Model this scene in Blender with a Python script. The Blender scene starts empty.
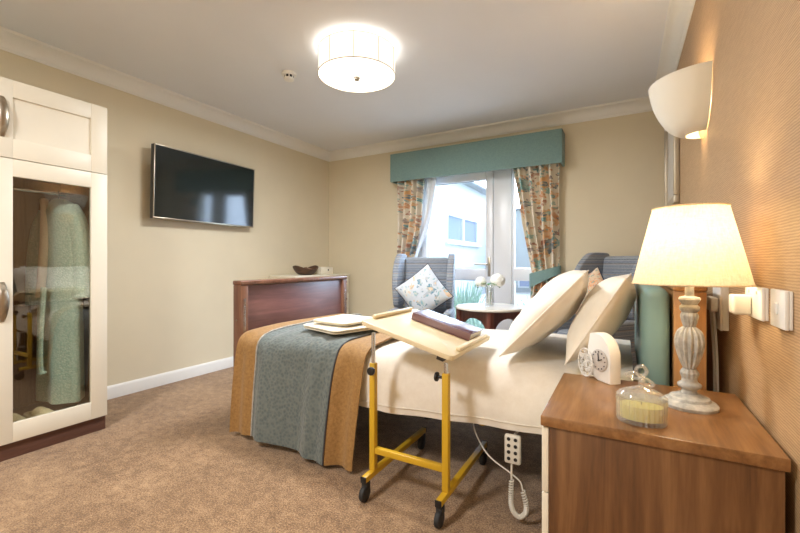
import bpy, bmesh, math, random
from mathutils import Vector, Matrix, noise
random.seed(7)
SC = bpy.context.scene
COL = SC.collection
PI = math.pi
R = math.radians

# ------------------------------------------------------------------ materials
def lin(c):
    return tuple((v / 255 / 12.92 if v / 255 <= .04045 else ((v / 255 + .055) / 1.055) ** 2.4) for v in c) + (1.0,)

class N:
    """small node-tree writer"""
    def __init__(s, name):
        s.m = bpy.data.materials.new(name); s.m.use_nodes = True
        s.t = s.m.node_tree; s.t.nodes.clear()
        s.out = s.t.nodes.new('ShaderNodeOutputMaterial')
    def n(s, typ, **kw):
        nd = s.t.nodes.new('ShaderNode' + typ)
        for k, v in kw.items():
            if k in nd.inputs: s.set(nd.inputs[k], v)
            else: setattr(nd, k, v)
        return nd
    def set(s, sock, v):
        if isinstance(v, bpy.types.NodeSocket): s.t.links.new(v, sock)
        else: sock.default_value = v
    def coords(s, scale=(1, 1, 1), kind='Object', rot=(0, 0, 0)):
        c = s.n('TexCoord'); mp = s.n('Mapping', Scale=scale, Rotation=rot)
        s.t.links.new(c.outputs[kind], mp.inputs['Vector']); return mp.outputs[0]
    def noise(s, vec, scale=5, detail=4, rough=.55, dist=0):
        return s.n('TexNoise', Vector=vec, Scale=scale, Detail=detail, Roughness=rough, Distortion=dist).outputs[0]
    def ramp(s, fac, stops, interp='LINEAR'):
        r = s.n('ValToRGB', Fac=fac); cr = r.color_ramp; cr.interpolation = interp
        while len(cr.elements) < len(stops): cr.elements.new(.5)
        for e, (p, c) in zip(cr.elements, stops): e.position = p; e.color = c
        return r.outputs[0]
    def mix(s, fac, a, b, blend='MIX'):
        m = s.n('Mix'); m.data_type = 'RGBA'; m.blend_type = blend
        s.set(m.inputs[0], fac); s.set(m.inputs[6], a); s.set(m.inputs[7], b); return m.outputs[2]
    def math(s, op, a, b=0.0):
        m = s.n('Math'); m.operation = op; s.set(m.inputs[0], a); s.set(m.inputs[1], b); return m.outputs[0]
    def bump(s, h, strength=.3, dist=.01):
        b = s.n('Bump', Strength=strength, Distance=dist, Height=h); return b.outputs[0]
    def principled(s, col, rough=.5, normal=None, **kw):
        p = s.n('BsdfPrincipled'); s.set(p.inputs['Base Color'], col); s.set(p.inputs['Roughness'], rough)
        for k, v in kw.items(): s.set(p.inputs[k.replace('_', ' ')], v)
        if normal is not None: s.set(p.inputs['Normal'], normal)
        s.t.links.new(p.outputs[0], s.out.inputs[0]); return s.m

def plain(name, c, rough=.5, var=.05, nscale=8, bump=0, bscale=60, **kw):
    n = N(name); v = n.coords()
    f = n.noise(v, nscale, 3)
    a = lin(c); d = tuple(x * (1 - var) for x in a[:3]) + (1,); e = tuple(min(1, x * (1 + var)) for x in a[:3]) + (1,)
    col = n.ramp(f, [(.3, d), (.7, e)])
    nm = n.bump(n.noise(v, bscale, 3), bump, .004) if bump else None
    return n.principled(col, rough, nm, **kw)

def wood(name, dark, mid, light, axis='z', rough=.35, scale=1.0, coat=.0, croug=.15):
    n = N(name)
    s = {'x': (1.2, 14, 14), 'y': (14, 1.2, 14), 'z': (14, 14, 1.0)}[axis]
    v = n.coords(tuple(k * scale for k in s))
    f = n.noise(v, 1.0, 6, .6, .9)
    v2 = n.coords(tuple(k * scale * 6 for k in s))
    f2 = n.noise(v2, 1.0, 3, .6)
    g = n.math('ADD', n.math('MULTIPLY', f, .75), n.math('MULTIPLY', f2, .25))
    col = n.ramp(g, [(.33, lin(dark)), (.5, lin(mid)), (.66, lin(light))])
    return n.principled(col, rough, n.bump(f2, .06, .002), Coat_Weight=coat, Coat_Roughness=croug)

def fabric(name, c1, c2, rough=.85, wscale=220, bump=.25, sheen=.2, nscale=40):
    n = N(name); v = n.coords()
    f = n.noise(v, nscale, 5, .7)
    col = n.ramp(f, [(.3, lin(c1)), (.7, lin(c2))])
    return n.principled(col, rough, n.bump(n.noise(v, wscale, 2), bump, .003), Sheen_Weight=sheen)

def emissive(name, c, strength, base=(240, 235, 225)):
    n = N(name)
    return n.principled(lin(base), .6, None, Emission_Color=lin(c), Emission_Strength=strength)

def clear(name, tint=(1, 1, 1, 1), refl=.08, rough=0.0, milk=0.0):
    n = N(name)
    t = n.n('BsdfTransparent', Color=tint); g = n.n('BsdfGlossy', Roughness=rough)
    lw = n.n('LayerWeight', Blend=.35)
    f = n.math('ADD', n.math('MULTIPLY', lw.outputs['Facing'], .35), refl)
    mx = n.n('MixShader', Fac=f)
    n.t.links.new(t.outputs[0], mx.inputs[1]); n.t.links.new(g.outputs[0], mx.inputs[2])
    if milk:
        d = n.n('BsdfDiffuse', Color=(.95, .95, .93, 1)); m2 = n.n('MixShader', Fac=milk)
        n.t.links.new(mx.outputs[0], m2.inputs[1]); n.t.links.new(d.outputs[0], m2.inputs[2]); mx = m2
    n.t.links.new(mx.outputs[0], n.out.inputs[0]); return n.m

def stripes(name):
    n = N(name); c = n.n('TexCoord'); sx = n.n('SeparateXYZ', Vector=c.outputs['Object'])
    z = n.math('ADD', n.math('MULTIPLY', sx.outputs[2], 6.3), 0.13)
    z = n.math('FRACT', z)
    B, G, D, O, L = (124, 134, 148), (150, 158, 164), (88, 96, 112), (176, 150, 124), (178, 182, 184)
    st = [(0, B), (.10, D), (.14, L), (.17, B), (.30, G), (.36, O), (.39, D), (.44, B), (.55, L), (.58, D), (.63, G), (.76, B), (.80, O), (.83, B), (.92, D), (.96, G)]
    col = n.ramp(z, [(p, lin(k)) for p, k in st], 'CONSTANT')
    f = n.noise(n.coords((1, 1, 6)), 60, 3)
    col = n.mix(.35, col, n.ramp(f, [(.3, lin((86, 92, 104))), (.7, lin((190, 194, 200)))]))
    return n.principled(col, .85, n.bump(n.noise(n.coords(), 300, 2), .3, .003), Sheen_Weight=.2)

def floral(name, base, cols, s=7.0, amount=.43, plane='xz'):
    n = N(name)
    tcs = n.n('TexCoord'); sp = n.n('SeparateXYZ', Vector=tcs.outputs['Object'])
    v = n.n('CombineXYZ', X=sp.outputs[0], Y=sp.outputs[2 if plane == 'xz' else 1]).outputs[0]
    w = n.n('TexNoise', Vector=v, Scale=9.0, Detail=3.0)
    wv = n.n('VectorMath'); wv.operation = 'MULTIPLY_ADD'
    n.set(wv.inputs[0], w.outputs[1]); wv.inputs[1].default_value = (.12, .12, .12); n.set(wv.inputs[2], v)
    col = n.ramp(n.noise(v, 14, 3), [(.3, lin(base)), (.7, lin(tuple(min(255, int(b * 1.06)) for b in base)))])
    for k, (sc, am, off) in enumerate(((s, amount, 0), (s * 1.9, amount * .85, 3.1), (s * 3.6, amount * .7, 7.7))):
        mp = n.n('Mapping', Vector=wv.outputs[0], Location=(off, off * .7, off * 1.3))
        vo = n.n('TexVoronoi', Vector=mp.outputs[0], Scale=sc, voronoi_dimensions='2D')
        petal = n.n('TexVoronoi', Vector=mp.outputs[0], Scale=sc * 3.5, voronoi_dimensions='2D')
        d = n.math('ADD', vo.outputs['Distance'], n.math('MULTIPLY', petal.outputs['Distance'], .22))
        mask = n.math('LESS_THAN', d, am)
        h = n.n('SeparateColor', Color=vo.outputs['Color'])
        m = len(cols)
        rc = n.ramp(h.outputs[0], [(i / m, lin(cols[(i + k) % m])) for i in range(m)], 'CONSTANT')
        keep = n.math('GREATER_THAN', h.outputs[1], .22)
        rc2 = n.mix(n.math('MULTIPLY', petal.outputs['Distance'], .8), rc, lin((235, 225, 205)))
        col = n.mix(n.math('MULTIPLY', mask, keep), col, rc2)
    return n.principled(col, .85, n.bump(n.noise(n.coords(), 260, 2), .2, .003), Sheen_Weight=.15)

def wallpaper():
    n = N('textured tan wallpaper')
    v = n.coords((1, 16, 190)); f = n.noise(v, 1.0, 3, .6, .3)
    v2 = n.coords((1, 60, 60)); f2 = n.noise(v2, 1.0, 2)
    sz = n.n('SeparateXYZ', Vector=n.n('TexCoord').outputs['Object'])
    wv = n.math('ADD', n.math('MULTIPLY', n.math('SINE', n.math('ADD', n.math('MULTIPLY', sz.outputs[2], 950.0), n.math('MULTIPLY', f2, 4.0))), .5), .5)
    g = n.math('ADD', n.math('MULTIPLY', f, .6), n.math('MULTIPLY', wv, .4))
    col = n.ramp(g, [(.25, lin((164, 130, 94))), (.75, lin((200, 166, 124)))])
    return n.principled(col, .5, n.bump(g, .22, .002), Specular_IOR_Level=.5)

def carpet_mat():
    n = N('brown carpet'); v = n.coords()
    f = n.noise(v, 2.2, 4, .6); f2 = n.noise(v, 160, 3, .7); f3 = n.noise(v, 20, 5, .75)
    g = n.math('ADD', n.math('ADD', n.math('MULTIPLY', f2, .5), n.math('MULTIPLY', f3, .3)), n.math('MULTIPLY', f, .2))
    col = n.ramp(g, [(.40, lin((104, 78, 54))), (.5, lin((150, 118, 86))), (.60, lin((194, 160, 122)))])
    return n.principled(col, .95, n.bump(f2, .8, .006), Sheen_Weight=.25, Specular_IOR_Level=.1)

def waffle(name, c1, c2, s=70):
    n = N(name); c = n.n('TexCoord')
    v = n.n('TexVoronoi', Vector=c.outputs['Object'], Scale=s)
    col = n.ramp(v.outputs['Distance'], [(.1, lin(c1)), (.7, lin(c2))])
    return n.principled(col, .9, n.bump(v.outputs['Distance'], .5, .006), Sheen_Weight=.3)

M = {
 'wall': plain('cream wall paint', (226, 214, 186), .8, .02, 3, .08, 180),
 'ceil': plain('white ceiling paint', (230, 231, 234), .9, .015, 2, .05, 150),
 'trim': plain('white gloss trim', (238, 236, 230), .45, .01),
 'paper': wallpaper(), 'carpet': carpet_mat(),
 'pvc': plain('white upvc', (232, 234, 238), .3, .01),
 'cream': plain('cream painted wood', (232, 225, 207), .42, .015, 6),
 'creamdrawer': plain('cream drawer paint', (240, 232, 212), .4, .015, 6),
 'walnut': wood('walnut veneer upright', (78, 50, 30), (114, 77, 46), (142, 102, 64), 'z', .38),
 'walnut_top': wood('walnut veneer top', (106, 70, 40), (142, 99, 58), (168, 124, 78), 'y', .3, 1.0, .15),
 'plinth': wood('dark walnut plinth', (74, 48, 40), (98, 66, 54), (118, 82, 68), 'y', .45),
 'inner': wood('wardrobe interior brown', (124, 98, 74), (148, 118, 90), (164, 132, 102), 'z', .5),
 'mahog': wood('polished mahogany', (78, 46, 46), (104, 66, 64), (126, 84, 80), 'y', .42, 1.0, 1.0, .36),
 'mahogpost': wood('mahogany upright', (86, 54, 40), (112, 74, 56), (134, 94, 72), 'z', .3, 1.0, .3),
 'headwood': wood('warm oak headboard', (134, 92, 54), (162, 116, 70), (182, 138, 88), 'z', .35),
 'tabletop': plain('pale laminate table top', (226, 220, 208), .18, .03, 10),
 'redwood': wood('dark reddish wood', (70, 34, 28), (98, 52, 42), (120, 68, 54), 'z', .3),
 'legwood': wood('dark chair leg wood', (48, 30, 22), (66, 42, 30), (84, 56, 40), 'z', .35),
 'teal': fabric('teal pelmet cloth', (116, 146, 144), (130, 160, 156), .85, 300, .25, .2, 60),
 'tealvinyl': plain('teal vinyl padding', (122, 152, 148), .38, .04, 6),
 'sheet': fabric('cream white cotton', (226, 217, 203), (236, 229, 217), .85, 260, .12, .2, 20),
 'pillow': fabric('white pillowcase cotton', (240, 232, 216), (248, 242, 230), .8, 260, .1, .2, 12),
 'towel': fabric('cream towelling', (232, 222, 198), (246, 238, 218), .95, 140, .5, .5, 60),
 'throw': waffle('teal grey quilted weave', (84, 94, 94), (108, 116, 112), 60),
 'gold': fabric('gold woven border', (136, 100, 50), (172, 130, 74), .75, 200, .4, .2, 70),
 'yellow': plain('yellow enamelled steel', (208, 166, 40), .35, .03),
 'chrome': plain('bright chrome', (210, 212, 216), .16, .02, Metallic=1.0),
 'satin': plain('satin metal', (176, 166, 150), .32, .03, Metallic=1.0),
 'silver': plain('silver champagne frame', (196, 188, 172), .35, .04, Metallic=.8),
 'black': plain('black plastic', (26, 26, 28), .4, .05),
 'rubber': plain('dark rubber', (40, 40, 42), .6, .05),
 'white': plain('white plastic', (240, 238, 232), .35, .01),
 'grey': plain('pale grey plastic', (214, 208, 196), .4, .02),
 'traywood': plain('cream laminate tray', (228, 210, 172), .4, .02, 12),
 'maroon': plain('maroon book cover', (92, 34, 52), .25, .05, 20, Coat_Weight=1.0, Coat_Roughness=.33, Coat_IOR=2.0),
 'page': plain('book pages', (232, 226, 212), .8, .04, 80),
 'screen': plain('television glass', (34, 40, 40), .09, .02, Specular_IOR_Level=.7),
 'bezel': plain('dark grey bezel', (52, 50, 50), .3, .02),
 'stripe': stripes('striped wing chair fabric'),
 'floral': floral('floral curtain print', (222, 212, 192), [(206, 134, 66), (84, 150, 154), (166, 92, 52), (218, 168, 104), (72, 104, 118), (120, 168, 160), (232, 222, 202), (116, 92, 88)], 6.2, .50),
 'floral2': floral('pale floral cushion print', (196, 202, 210), [(206, 170, 130), (110, 168, 186), (196, 206, 214), (160, 172, 190), (70, 130, 160)], 7.0, .40),
 'orange': floral('orange floral cushion print', (214, 190, 160), [(206, 112, 44), (190, 90, 40), (226, 150, 80), (120, 140, 130)], 14, .5),
 'lining': fabric('white curtain lining', (222, 228, 236), (236, 240, 246), .8, 200, .1),
 'mint': waffle('mint waffle cotton', (206, 230, 218), (176, 210, 196), 95),
 'slip': fabric('cream fleece', (226, 214, 160), (244, 236, 196), .95, 120, .6, .5, 50),
 'lampbase': plain('whitewashed grey wood', (178, 174, 164), .6, .34, 42, .4, 70),
 'plaster': plain('white plaster', (236, 230, 216), .6, .01),
 'lit_drum': emissive('lit white drum shade', (255, 246, 232), .80),
 'lit_disc': emissive('lit diffuser glass', (255, 250, 242), 1.0),
 'lit_bulb': emissive('lit lamp bulb', (255, 214, 150), 18),
 'jar': clear('clear pressed glass', (.99, .99, .975, 1), .16, .05, .13),
 'vase': clear('clear vase glass', (.97, .985, .99, 1), .12, .02, .05),
 'pane': clear('window glass', (.97, .985, 1, 1), .03, 0),
 'wglass': clear('smoked wardrobe glass', (.96, .95, .92, 1), .085, 0),
 'wax': plain('pale yellow wax', (250, 240, 132), .5, .03, 6, Subsurface_Weight=.2, Subsurface_Radius=(.02, .02, .01)),
 'petal': plain('white petals', (240, 242, 236), .7, .03, 30),
 'leaf': plain('green leaf', (64, 112, 40), .5, .2, 20),
 'stem': plain('green stem', (80, 110, 60), .6, .1),
 'bowlwood': wood('dark carved wood', (50, 32, 22), (76, 50, 34), (98, 68, 46), 'x', .4),
 'potp': plain('dried petals', (150, 120, 96), .9, .35, 60),
 'render': plain('white render wall', (196, 198, 200), .9, .02, 2, .1, 120),
 'roof': plain('grey roof edge', (150, 150, 156), .7, .08),
 'extglass': plain('blue grey window glass', (140, 150, 182), .08, .04, 1, Specular_IOR_Level=.8),
 'paving': plain('pale paving', (206, 204, 198), .9, .06, 5, .2, 40),
 'lawn': plain('garden grass', (128, 158, 108), .95, .25, 40, .6, 90),
 'shrub': plain('blue green foliage', (134, 156, 140), .8, .25, 20),
 'dial': plain('grey clock dial', (198, 190, 182), .5, .04),
 'deck': plain('dark grey bed steel', (60, 60, 64), .45, .05),
 'navy': fabric('navy cover cloth', (36, 44, 66), (48, 58, 82), .6, 200, .1),
 'paleprint': plain('pale print paper', (220, 214, 204), .6, .05, 20),
}
def linen_shade():
    n = N('lit cream linen shade'); v = n.coords((60, 60, 260)); f = n.noise(v, 1, 3, .7)
    v2 = n.coords((220, 220, 40)); f2 = n.noise(v2, 1, 2, .6)
    col = n.ramp(n.math('ADD', n.math('MULTIPLY', f, .5), n.math('MULTIPLY', f2, .5)), [(.35, lin((226, 210, 178))), (.65, lin((246, 234, 209)))])
    d = n.n('BsdfDiffuse', Color=col); t = n.n('BsdfTranslucent', Color=col)
    mx = n.n('MixShader', Fac=.40)
    n.t.links.new(d.outputs[0], mx.inputs[1]); n.t.links.new(t.outputs[0], mx.inputs[2])
    n.t.links.new(mx.outputs[0], n.out.inputs[0]); return n.m
M['linen'] = linen_shade()

# ------------------------------------------------------------------ mesh builder
def catmull(pts, n=8, closed=False):
    P = [Vector(p) for p in pts]; out = []
    m = len(P)
    for i in range(m if closed else m - 1):
        p0 = P[(i - 1) % m] if closed or i > 0 else P[0] * 2 - P[1]
        p1, p2 = P[i], P[(i + 1) % m]
        p3 = P[(i + 2) % m] if closed or i + 2 < m else P[-1] * 2 - P[-2]
        for k in range(n):
            t = k / n
            out.append(.5 * ((2 * p1) + (p2 - p0) * t + (2 * p0 - 5 * p1 + 4 * p2 - p3) * t * t + (3 * p1 - p0 - 3 * p2 + p3) * t ** 3))
    if not closed: out.append(P[-1])
    return out

def rrect(hx, hy, r, n=6):
    o = []
    for cx, cy, a0 in ((hx - r, hy - r, 0), (-hx + r, hy - r, 90), (-hx + r, -hy + r, 180), (hx - r, -hy + r, 270)):
        for k in range(n + 1):
            a = R(a0 + 90 * k / n); o.append((cx + r * math.cos(a), cy + r * math.sin(a)))
    return o

class B:
    def __init__(s): s.bm = bmesh.new()
    def add(s, t, mx=None):
        if mx is not None: t.transform(mx)
        me = bpy.data.meshes.new('tmp'); t.to_mesh(me); t.free(); s.bm.from_mesh(me); bpy.data.meshes.remove(me); return s
    def box(s, x0, x1, y0, y1, z0, z1, bev=.002, seg=2, mx=None, fn=None):
        t = bmesh.new(); bmesh.ops.create_cube(t, size=1)
        for v in t.verts:
            v.co = Vector(((x0 + x1) / 2 + v.co.x * (x1 - x0), (y0 + y1) / 2 + v.co.y * (y1 - y0), (z0 + z1) / 2 + v.co.z * (z1 - z0)))
        if bev:
            bev = min(bev, .49 * min(abs(x1 - x0), abs(y1 - y0), abs(z1 - z0)))
            bmesh.ops.bevel(t, geom=list(t.edges), offset=bev, segments=seg, profile=.5, affect='EDGES')
        if fn:
            for v in t.verts: v.co = Vector(fn(*v.co))
        return s.add(t, mx)
    def cyl(s, p0, p1, r0, r1=None, seg=24, bev=0):
        p0, p1 = Vector(p0), Vector(p1); d = p1 - p0; r1 = r0 if r1 is None else r1
        t = bmesh.new(); bmesh.ops.create_cone(t, cap_ends=True, segments=seg, radius1=r0, radius2=r1, depth=d.length)
        if bev:
            es = [e for e in t.edges if len(e.link_faces) == 2 and any(len(f.verts) > 4 for f in e.link_faces)]
            bmesh.ops.bevel(t, geom=es, offset=bev, segments=2, profile=.5, affect='EDGES')
        q = Vector((0, 0, 1)).rotation_difference(d.normalized()).to_matrix().to_4x4()
        return s.add(t, Matrix.Translation((p0 + p1) / 2) @ q)
    def rings(s, rings, close_u=True, caps=True):
        t = bmesh.new(); vs = [[t.verts.new(p) for p in r] for r in rings]
        n = len(vs[0])
        for a, b in zip(vs, vs[1:]):
            for i in range(n if close_u else n - 1):
                j = (i + 1) % n
                t.faces.new((a[i], a[j], b[j], b[i]))
        if caps and close_u:
            t.faces.new(list(reversed(vs[0]))); t.faces.new(vs[-1])
        bmesh.ops.recalc_face_normals(t, faces=list(t.faces))
        return s.add(t)
    def lathe(s, prof, c=(0, 0, 0), seg=40, rad=None, caps=True, sx=1, sy=1, a0=0, a1=2 * PI):
        """prof: (r, z) list; rad(angle, z) multiplies the radius"""
        full = abs(a1 - a0 - 2 * PI) < 1e-6
        k = seg if full else seg + 1
        rs = []
        for r, z in prof:
            row = []
            for i in range(k):
                a = a0 + (a1 - a0) * i / seg
                q = r * (rad(a, z) if rad else 1)
                row.append((c[0] + q * math.cos(a) * sx, c[1] + q * math.sin(a) * sy, c[2] + z))
            rs.append(row)
        return s.rings(rs, full, caps)
    def tube(s, pts, r, seg=8, smooth=0, closed=False):
        P = catmull(pts, smooth, closed) if smooth else [Vector(p) for p in pts]
        rs = []; prev = None; m = len(P)
        for i, p in enumerate(P):
            d = (P[min(i + 1, m - 1)] - P[max(i - 1, 0)]).normalized()
            if prev is None:
                up = Vector((0, 0, 1)) if abs(d.z) < .9 else Vector((1, 0, 0)); a = d.cross(up).normalized()
            else:
                a = (prev - d * prev.dot(d)).normalized()
            prev = a; b = d.cross(a)
            q = r(i / max(1, m - 1)) if callable(r) else r
            rs.append([p + (a * math.cos(2 * PI * k / seg) + b * math.sin(2 * PI * k / seg)) * q for k in range(seg)])
        return s.rings(rs)
    def prism(s, poly, a0, a1, axis='x', bev=0, seg=2, mx=None, fn=None):
        """poly in the other two axes (y,z) / (x,z) / (x,y)"""
        def P(u, v, w): return {'x': (w, u, v), 'y': (u, w, v), 'z': (u, v, w)}[axis]
        t = bmesh.new()
        lo = [t.verts.new(P(u, v, a0)) for u, v in poly]; hi = [t.verts.new(P(u, v, a1)) for u, v in poly]
        n = len(poly)
        t.faces.new(lo); t.faces.new(hi)
        for i in range(n): t.faces.new((lo[i], lo[(i + 1) % n], hi[(i + 1) % n], hi[i]))
        bmesh.ops.recalc_face_normals(t, faces=list(t.faces))
        if bev:
            es = [e for e in t.edges if any(len(f.verts) == n for f in e.link_faces)] if n > 4 else list(t.edges)
            bmesh.ops.bevel(t, geom=es, offset=bev, segments=seg, profile=.5, affect='EDGES')
        if fn:
            for v in t.verts: v.co = Vector(fn(*v.co))
        return s.add(t, mx)
    def grid(s, f, nu, nv, thick=0, closed=False):
        t = bmesh.new()
        vs = [[t.verts.new(f(i / nu, j / nv)) for j in range(nv + 1)] for i in range(nu if closed else nu + 1)]
        k = len(vs)
        for i in range(nu):
            for j in range(nv):
                t.faces.new((vs[i][j], vs[(i + 1) % k][j], vs[(i + 1) % k][j + 1], vs[i][j + 1]))
        bmesh.ops.recalc_face_normals(t, faces=list(t.faces))
        if thick: bmesh.ops.solidify(t, geom=list(t.faces), thickness=thick)
        return s.add(t)
    def ball(s, c, r, seg=20, ring=12, mx=None):
        r = r if isinstance(r, (tuple, list)) else (r, r, r)
        t = bmesh.new(); bmesh.ops.create_uvsphere(t, u_segments=seg, v_segments=ring, radius=1)
        m = Matrix.Translation(c) @ (mx or Matrix()) @ Matrix.Diagonal((*r, 1))
        return s.add(t, m)
    def pillow(s, w, h, t, mx=None, n=26, ear=.07, seed=0, wr=.006):
        tb = bmesh.new()
        def prof(u, v): return max(0.0, (1 - abs(u) ** 2.6)) ** .55 * max(0.0, (1 - abs(v) ** 2.6)) ** .55
        rows = {}
        for sgn in (1, -1):
            for i in range(n + 1):
                for j in range(n + 1):
                    u = -math.cos(PI * i / n); v = -math.cos(PI * j / n)
                    edge = i in (0, n) or j in (0, n)
                    if edge and sgn < 0: rows[(sgn, i, j)] = rows[(1, i, j)]; continue
                    x = w / 2 * u * (1 - ear * (1 - v * v)); y = h / 2 * v * (1 - ear * (1 - u * u))
                    q = prof(u, v)
                    z = sgn * t * q + noise.noise(Vector((x * 7 + seed, y * 7, sgn * 3.1))) * wr * (.3 + q)
                    rows[(sgn, i, j)] = tb.verts.new((x, y, z))
            for i in range(n):
                for j in range(n):
                    q = [rows[(sgn, i, j)], rows[(sgn, i + 1, j)], rows[(sgn, i + 1, j + 1)], rows[(sgn, i, j + 1)]]
                    tb.faces.new(q if sgn > 0 else q[::-1])
        return s.add(tb, mx)
    def build(s, name, m, parent=None, sharp=38, **props):
        me = bpy.data.meshes.new(name)
        inv = ROOT.get(parent.name) if parent is not None else None
        if inv is not None: s.bm.transform(inv)
        s.bm.normal_update(); s.bm.to_mesh(me); s.bm.free()
        for p in me.polygons: p.use_smooth = True
        me.set_sharp_from_angle(angle=R(sharp))
        me.materials.append(M[m] if isinstance(m, str) else m)
        o = bpy.data.objects.new(name, me); COL.objects.link(o)
        if parent is not None:
            o.parent = parent
            if inv is not None: ROOT[o.name] = inv
        for k, v in props.items(): o[k] = v
        return o

ROOT = {}
def tag(o, label, cat, group=None, kind=None):
    o['label'] = label; o['category'] = cat
    if group: o['group'] = group
    if kind: o['kind'] = kind
    return o
def thing(name, label, cat, loc=(0, 0, 0), rz=0, group=None, world=True, kind=None):
    """Empty at the thing's base; with world=True its parts are given in room coordinates"""
    o = bpy.data.objects.new(name, None); COL.objects.link(o)
    o.location = loc; o.rotation_euler = (0, 0, rz); o.empty_display_size = .1
    if world: ROOT[o.name] = (Matrix.Translation(loc) @ Matrix.Rotation(rz, 4, 'Z')).inverted()
    return tag(o, label, cat, group, kind)
def single(b, name, m, label, cat, group=None, kind=None, loc=None, sharp=38):
    """a thing that is one mesh, origin at loc"""
    if loc is not None: b.bm.transform(Matrix.Translation(-Vector(loc)))
    o = b.build(name, m, None, sharp)
    if loc is not None: o.location = loc
    return tag(o, label, cat, group, kind)
def copy_tree(o, parent=None):
    c = o.copy(); COL.objects.link(c)
    if parent is not None: c.parent = parent
    for ch in list(o.children): copy_tree(ch, c)
    return c
def struct(b, name, m, parent=None):
    o = b.build(name, m, parent)
    if parent is None: o['kind'] = 'structure'
    return o

# ------------------------------------------------------------------ room shell
XL, XR, YB, YN, ZC = -3.31, .31, 4.04, -1.5, 2.4
WX0, WX1, WZ1 = -2.06, -.60, 2.10           # opening in the back wall
struct(B().box(XL - .2, XR + .2, YN - .2, YB + .25, -.06, 0, 0), 'floor', 'carpet')
struct(B().box(XL - .2, XR + .2, YN - .2, YB + .25, ZC, ZC + .08, 0), 'ceiling', 'ceil')
struct(B().box(XL - .2, XL, YN - .2, YB + .25, 0, ZC, 0), 'wall_left', 'wall')
struct(B().box(XR, XR + .2, YN - .2, YB + .25, 0, ZC, 0), 'wall_right', 'paper')
struct(B().box(XL, XR, YN - .2, YN, 0, ZC, 0), 'wall_near', 'wall')
struct(B().box(XL, WX0, YB, YB + .25, 0, ZC, 0).box(WX1, XR, YB, YB + .25, 0, ZC, 0).box(WX0, WX1, YB, YB + .25, WZ1, ZC, 0), 'wall_back', 'wall')
# coving
prof = [(0, 2.300), (.008, 2.300), (.010, 2.308)]
for k in range(9):
    a = k / 8 * PI / 2
    prof.append((.016 + .068 * (1 - math.cos(a)), 2.314 + .070 * math.sin(a)))
prof += [(.092, 2.386), (.094, 2.392), (.098, 2.393), (.098, 2.4), (0, 2.4)]
struct(B().prism([(XL + d, z) for d, z in prof], YN, YB, 'y'), 'trim_1', 'trim')
struct(B().prism([(YB - d, z) for d, z in prof], XL, XR, 'x'), 'trim_2', 'trim')
struct(B().prism([(XR - d, z) for d, z in prof], YN, YB, 'y'), 'trim_3', 'trim')
sk = [(0, 0), (.018, 0), (.018, .075), (.013, .088), (.006, .095), (0, .095)]
struct(B().prism([(XL + d, z) for d, z in sk], YN, YB, 'y'), 'baseboard_left', 'trim')
struct(B().prism([(YB - d, z) for d, z in sk], XL, WX0, 'x').prism([(YB - d, z) for d, z in sk], WX1, XR, 'x'), 'baseboard_back', 'trim')
struct(B().prism([(XR - d, z) for d, z in sk], YN, YB, 'y'), 'baseboard_right', 'trim')

# glazed garden door + side light, white upvc
FY0, FY1 = 4.10, 4.17
b = B().box(WX0, WX0 + .05, FY0, FY1, 0, WZ1, .004).box(WX1 - .05, WX1, FY0, FY1, 0, WZ1, .004).box(WX0 + .05, WX1 - .05, FY0, FY1, WZ1 - .09, WZ1, .004)
b.box(WX0 + .05, WX1 - .05, FY0, FY1, 0, .04, .004).box(-1.183, -.997, FY0, FY1, .04, WZ1 - .09, .004)
b.box(WX0 - .0, WX1 + .0, 4.041, 4.10, WZ1 - .012, WZ1, .002)
struct(b, 'trim_4', 'pvc')
DX0, DX1 = WX0 + .054, -1.187
d1 = B().box(DX0, DX0 + .066, FY0 - .012, FY1 - .01, .045, 2.005, .006).box(DX1 - .075, DX1, FY0 - .012, FY1 - .01, .045, 2.005, .006)
d1.box(DX0 + .066, DX1 - .075, FY0 - .012, FY1 - .01, 1.875, 2.005, .006).box(DX0 + .066, DX1 - .075, FY0 - .012, FY1 - .01, .82, .94, .006).box(DX0 + .066, DX1 - .075, FY0 - .012, FY1 - .01, .045, .16, .006)
door = struct(d1, 'door_1', 'pvc')
for z0, z1 in ((.94, 1.875), (.16, .82)):
    B().box(DX0 + .066, DX1 - .075, 4.128, 4.134, z0, z1, 0).build('glass_pane', 'pane', door)
    B().box(DX0 + .066, DX1 - .075, 4.112, 4.118, z0, z0 + .006, .001).box(DX0 + .066, DX1 - .075, 4.112, 4.118, z1 - .006, z1, .001).box(DX0 + .066, DX0 + .072, 4.112, 4.118, z0, z1, .001).box(DX1 - .081, DX1 - .075, 4.112, 4.118, z0, z1, .001).build('glazing_gasket', 'rubber', door)
hb = B().box(-1.24, -1.212, 4.078, 4.0885, .86, 1.06, .004).cyl((-1.226, 4.079, .985), (-1.226, 4.045, .985), .009).tube([(-1.226, 4.05, .985), (-1.26, 4.045, .985), (-1.37, 4.045, .987)], .009, 8, 4)
hb.build('door_handle', 'satin', door)
wb = B().box(-.993, -.97, FY0 + .01, FY1 - .01, .045, 2.005, .004).box(WX1 - .075, WX1 - .054, FY0 + .01, FY1 - .01, .045, 2.005, .004)
wb.box(-.97, WX1 - .075, FY0 + .01, FY1 - .01, 1.89, 2.005, .004).box(-.97, WX1 - .075, FY0, FY1 - .01, .82, .95, .004).box(-.97, WX1 - .075, FY0 + .01, FY1 - .01, .045, .15, .004)
win = struct(wb, 'window_1', 'pvc')
for z0, z1 in ((.95, 1.89), (.15, .82)):
    B().box(-.97, WX1 - .075, 4.128, 4.134, z0, z1, 0).build('glass_pane', 'pane', win)

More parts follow.
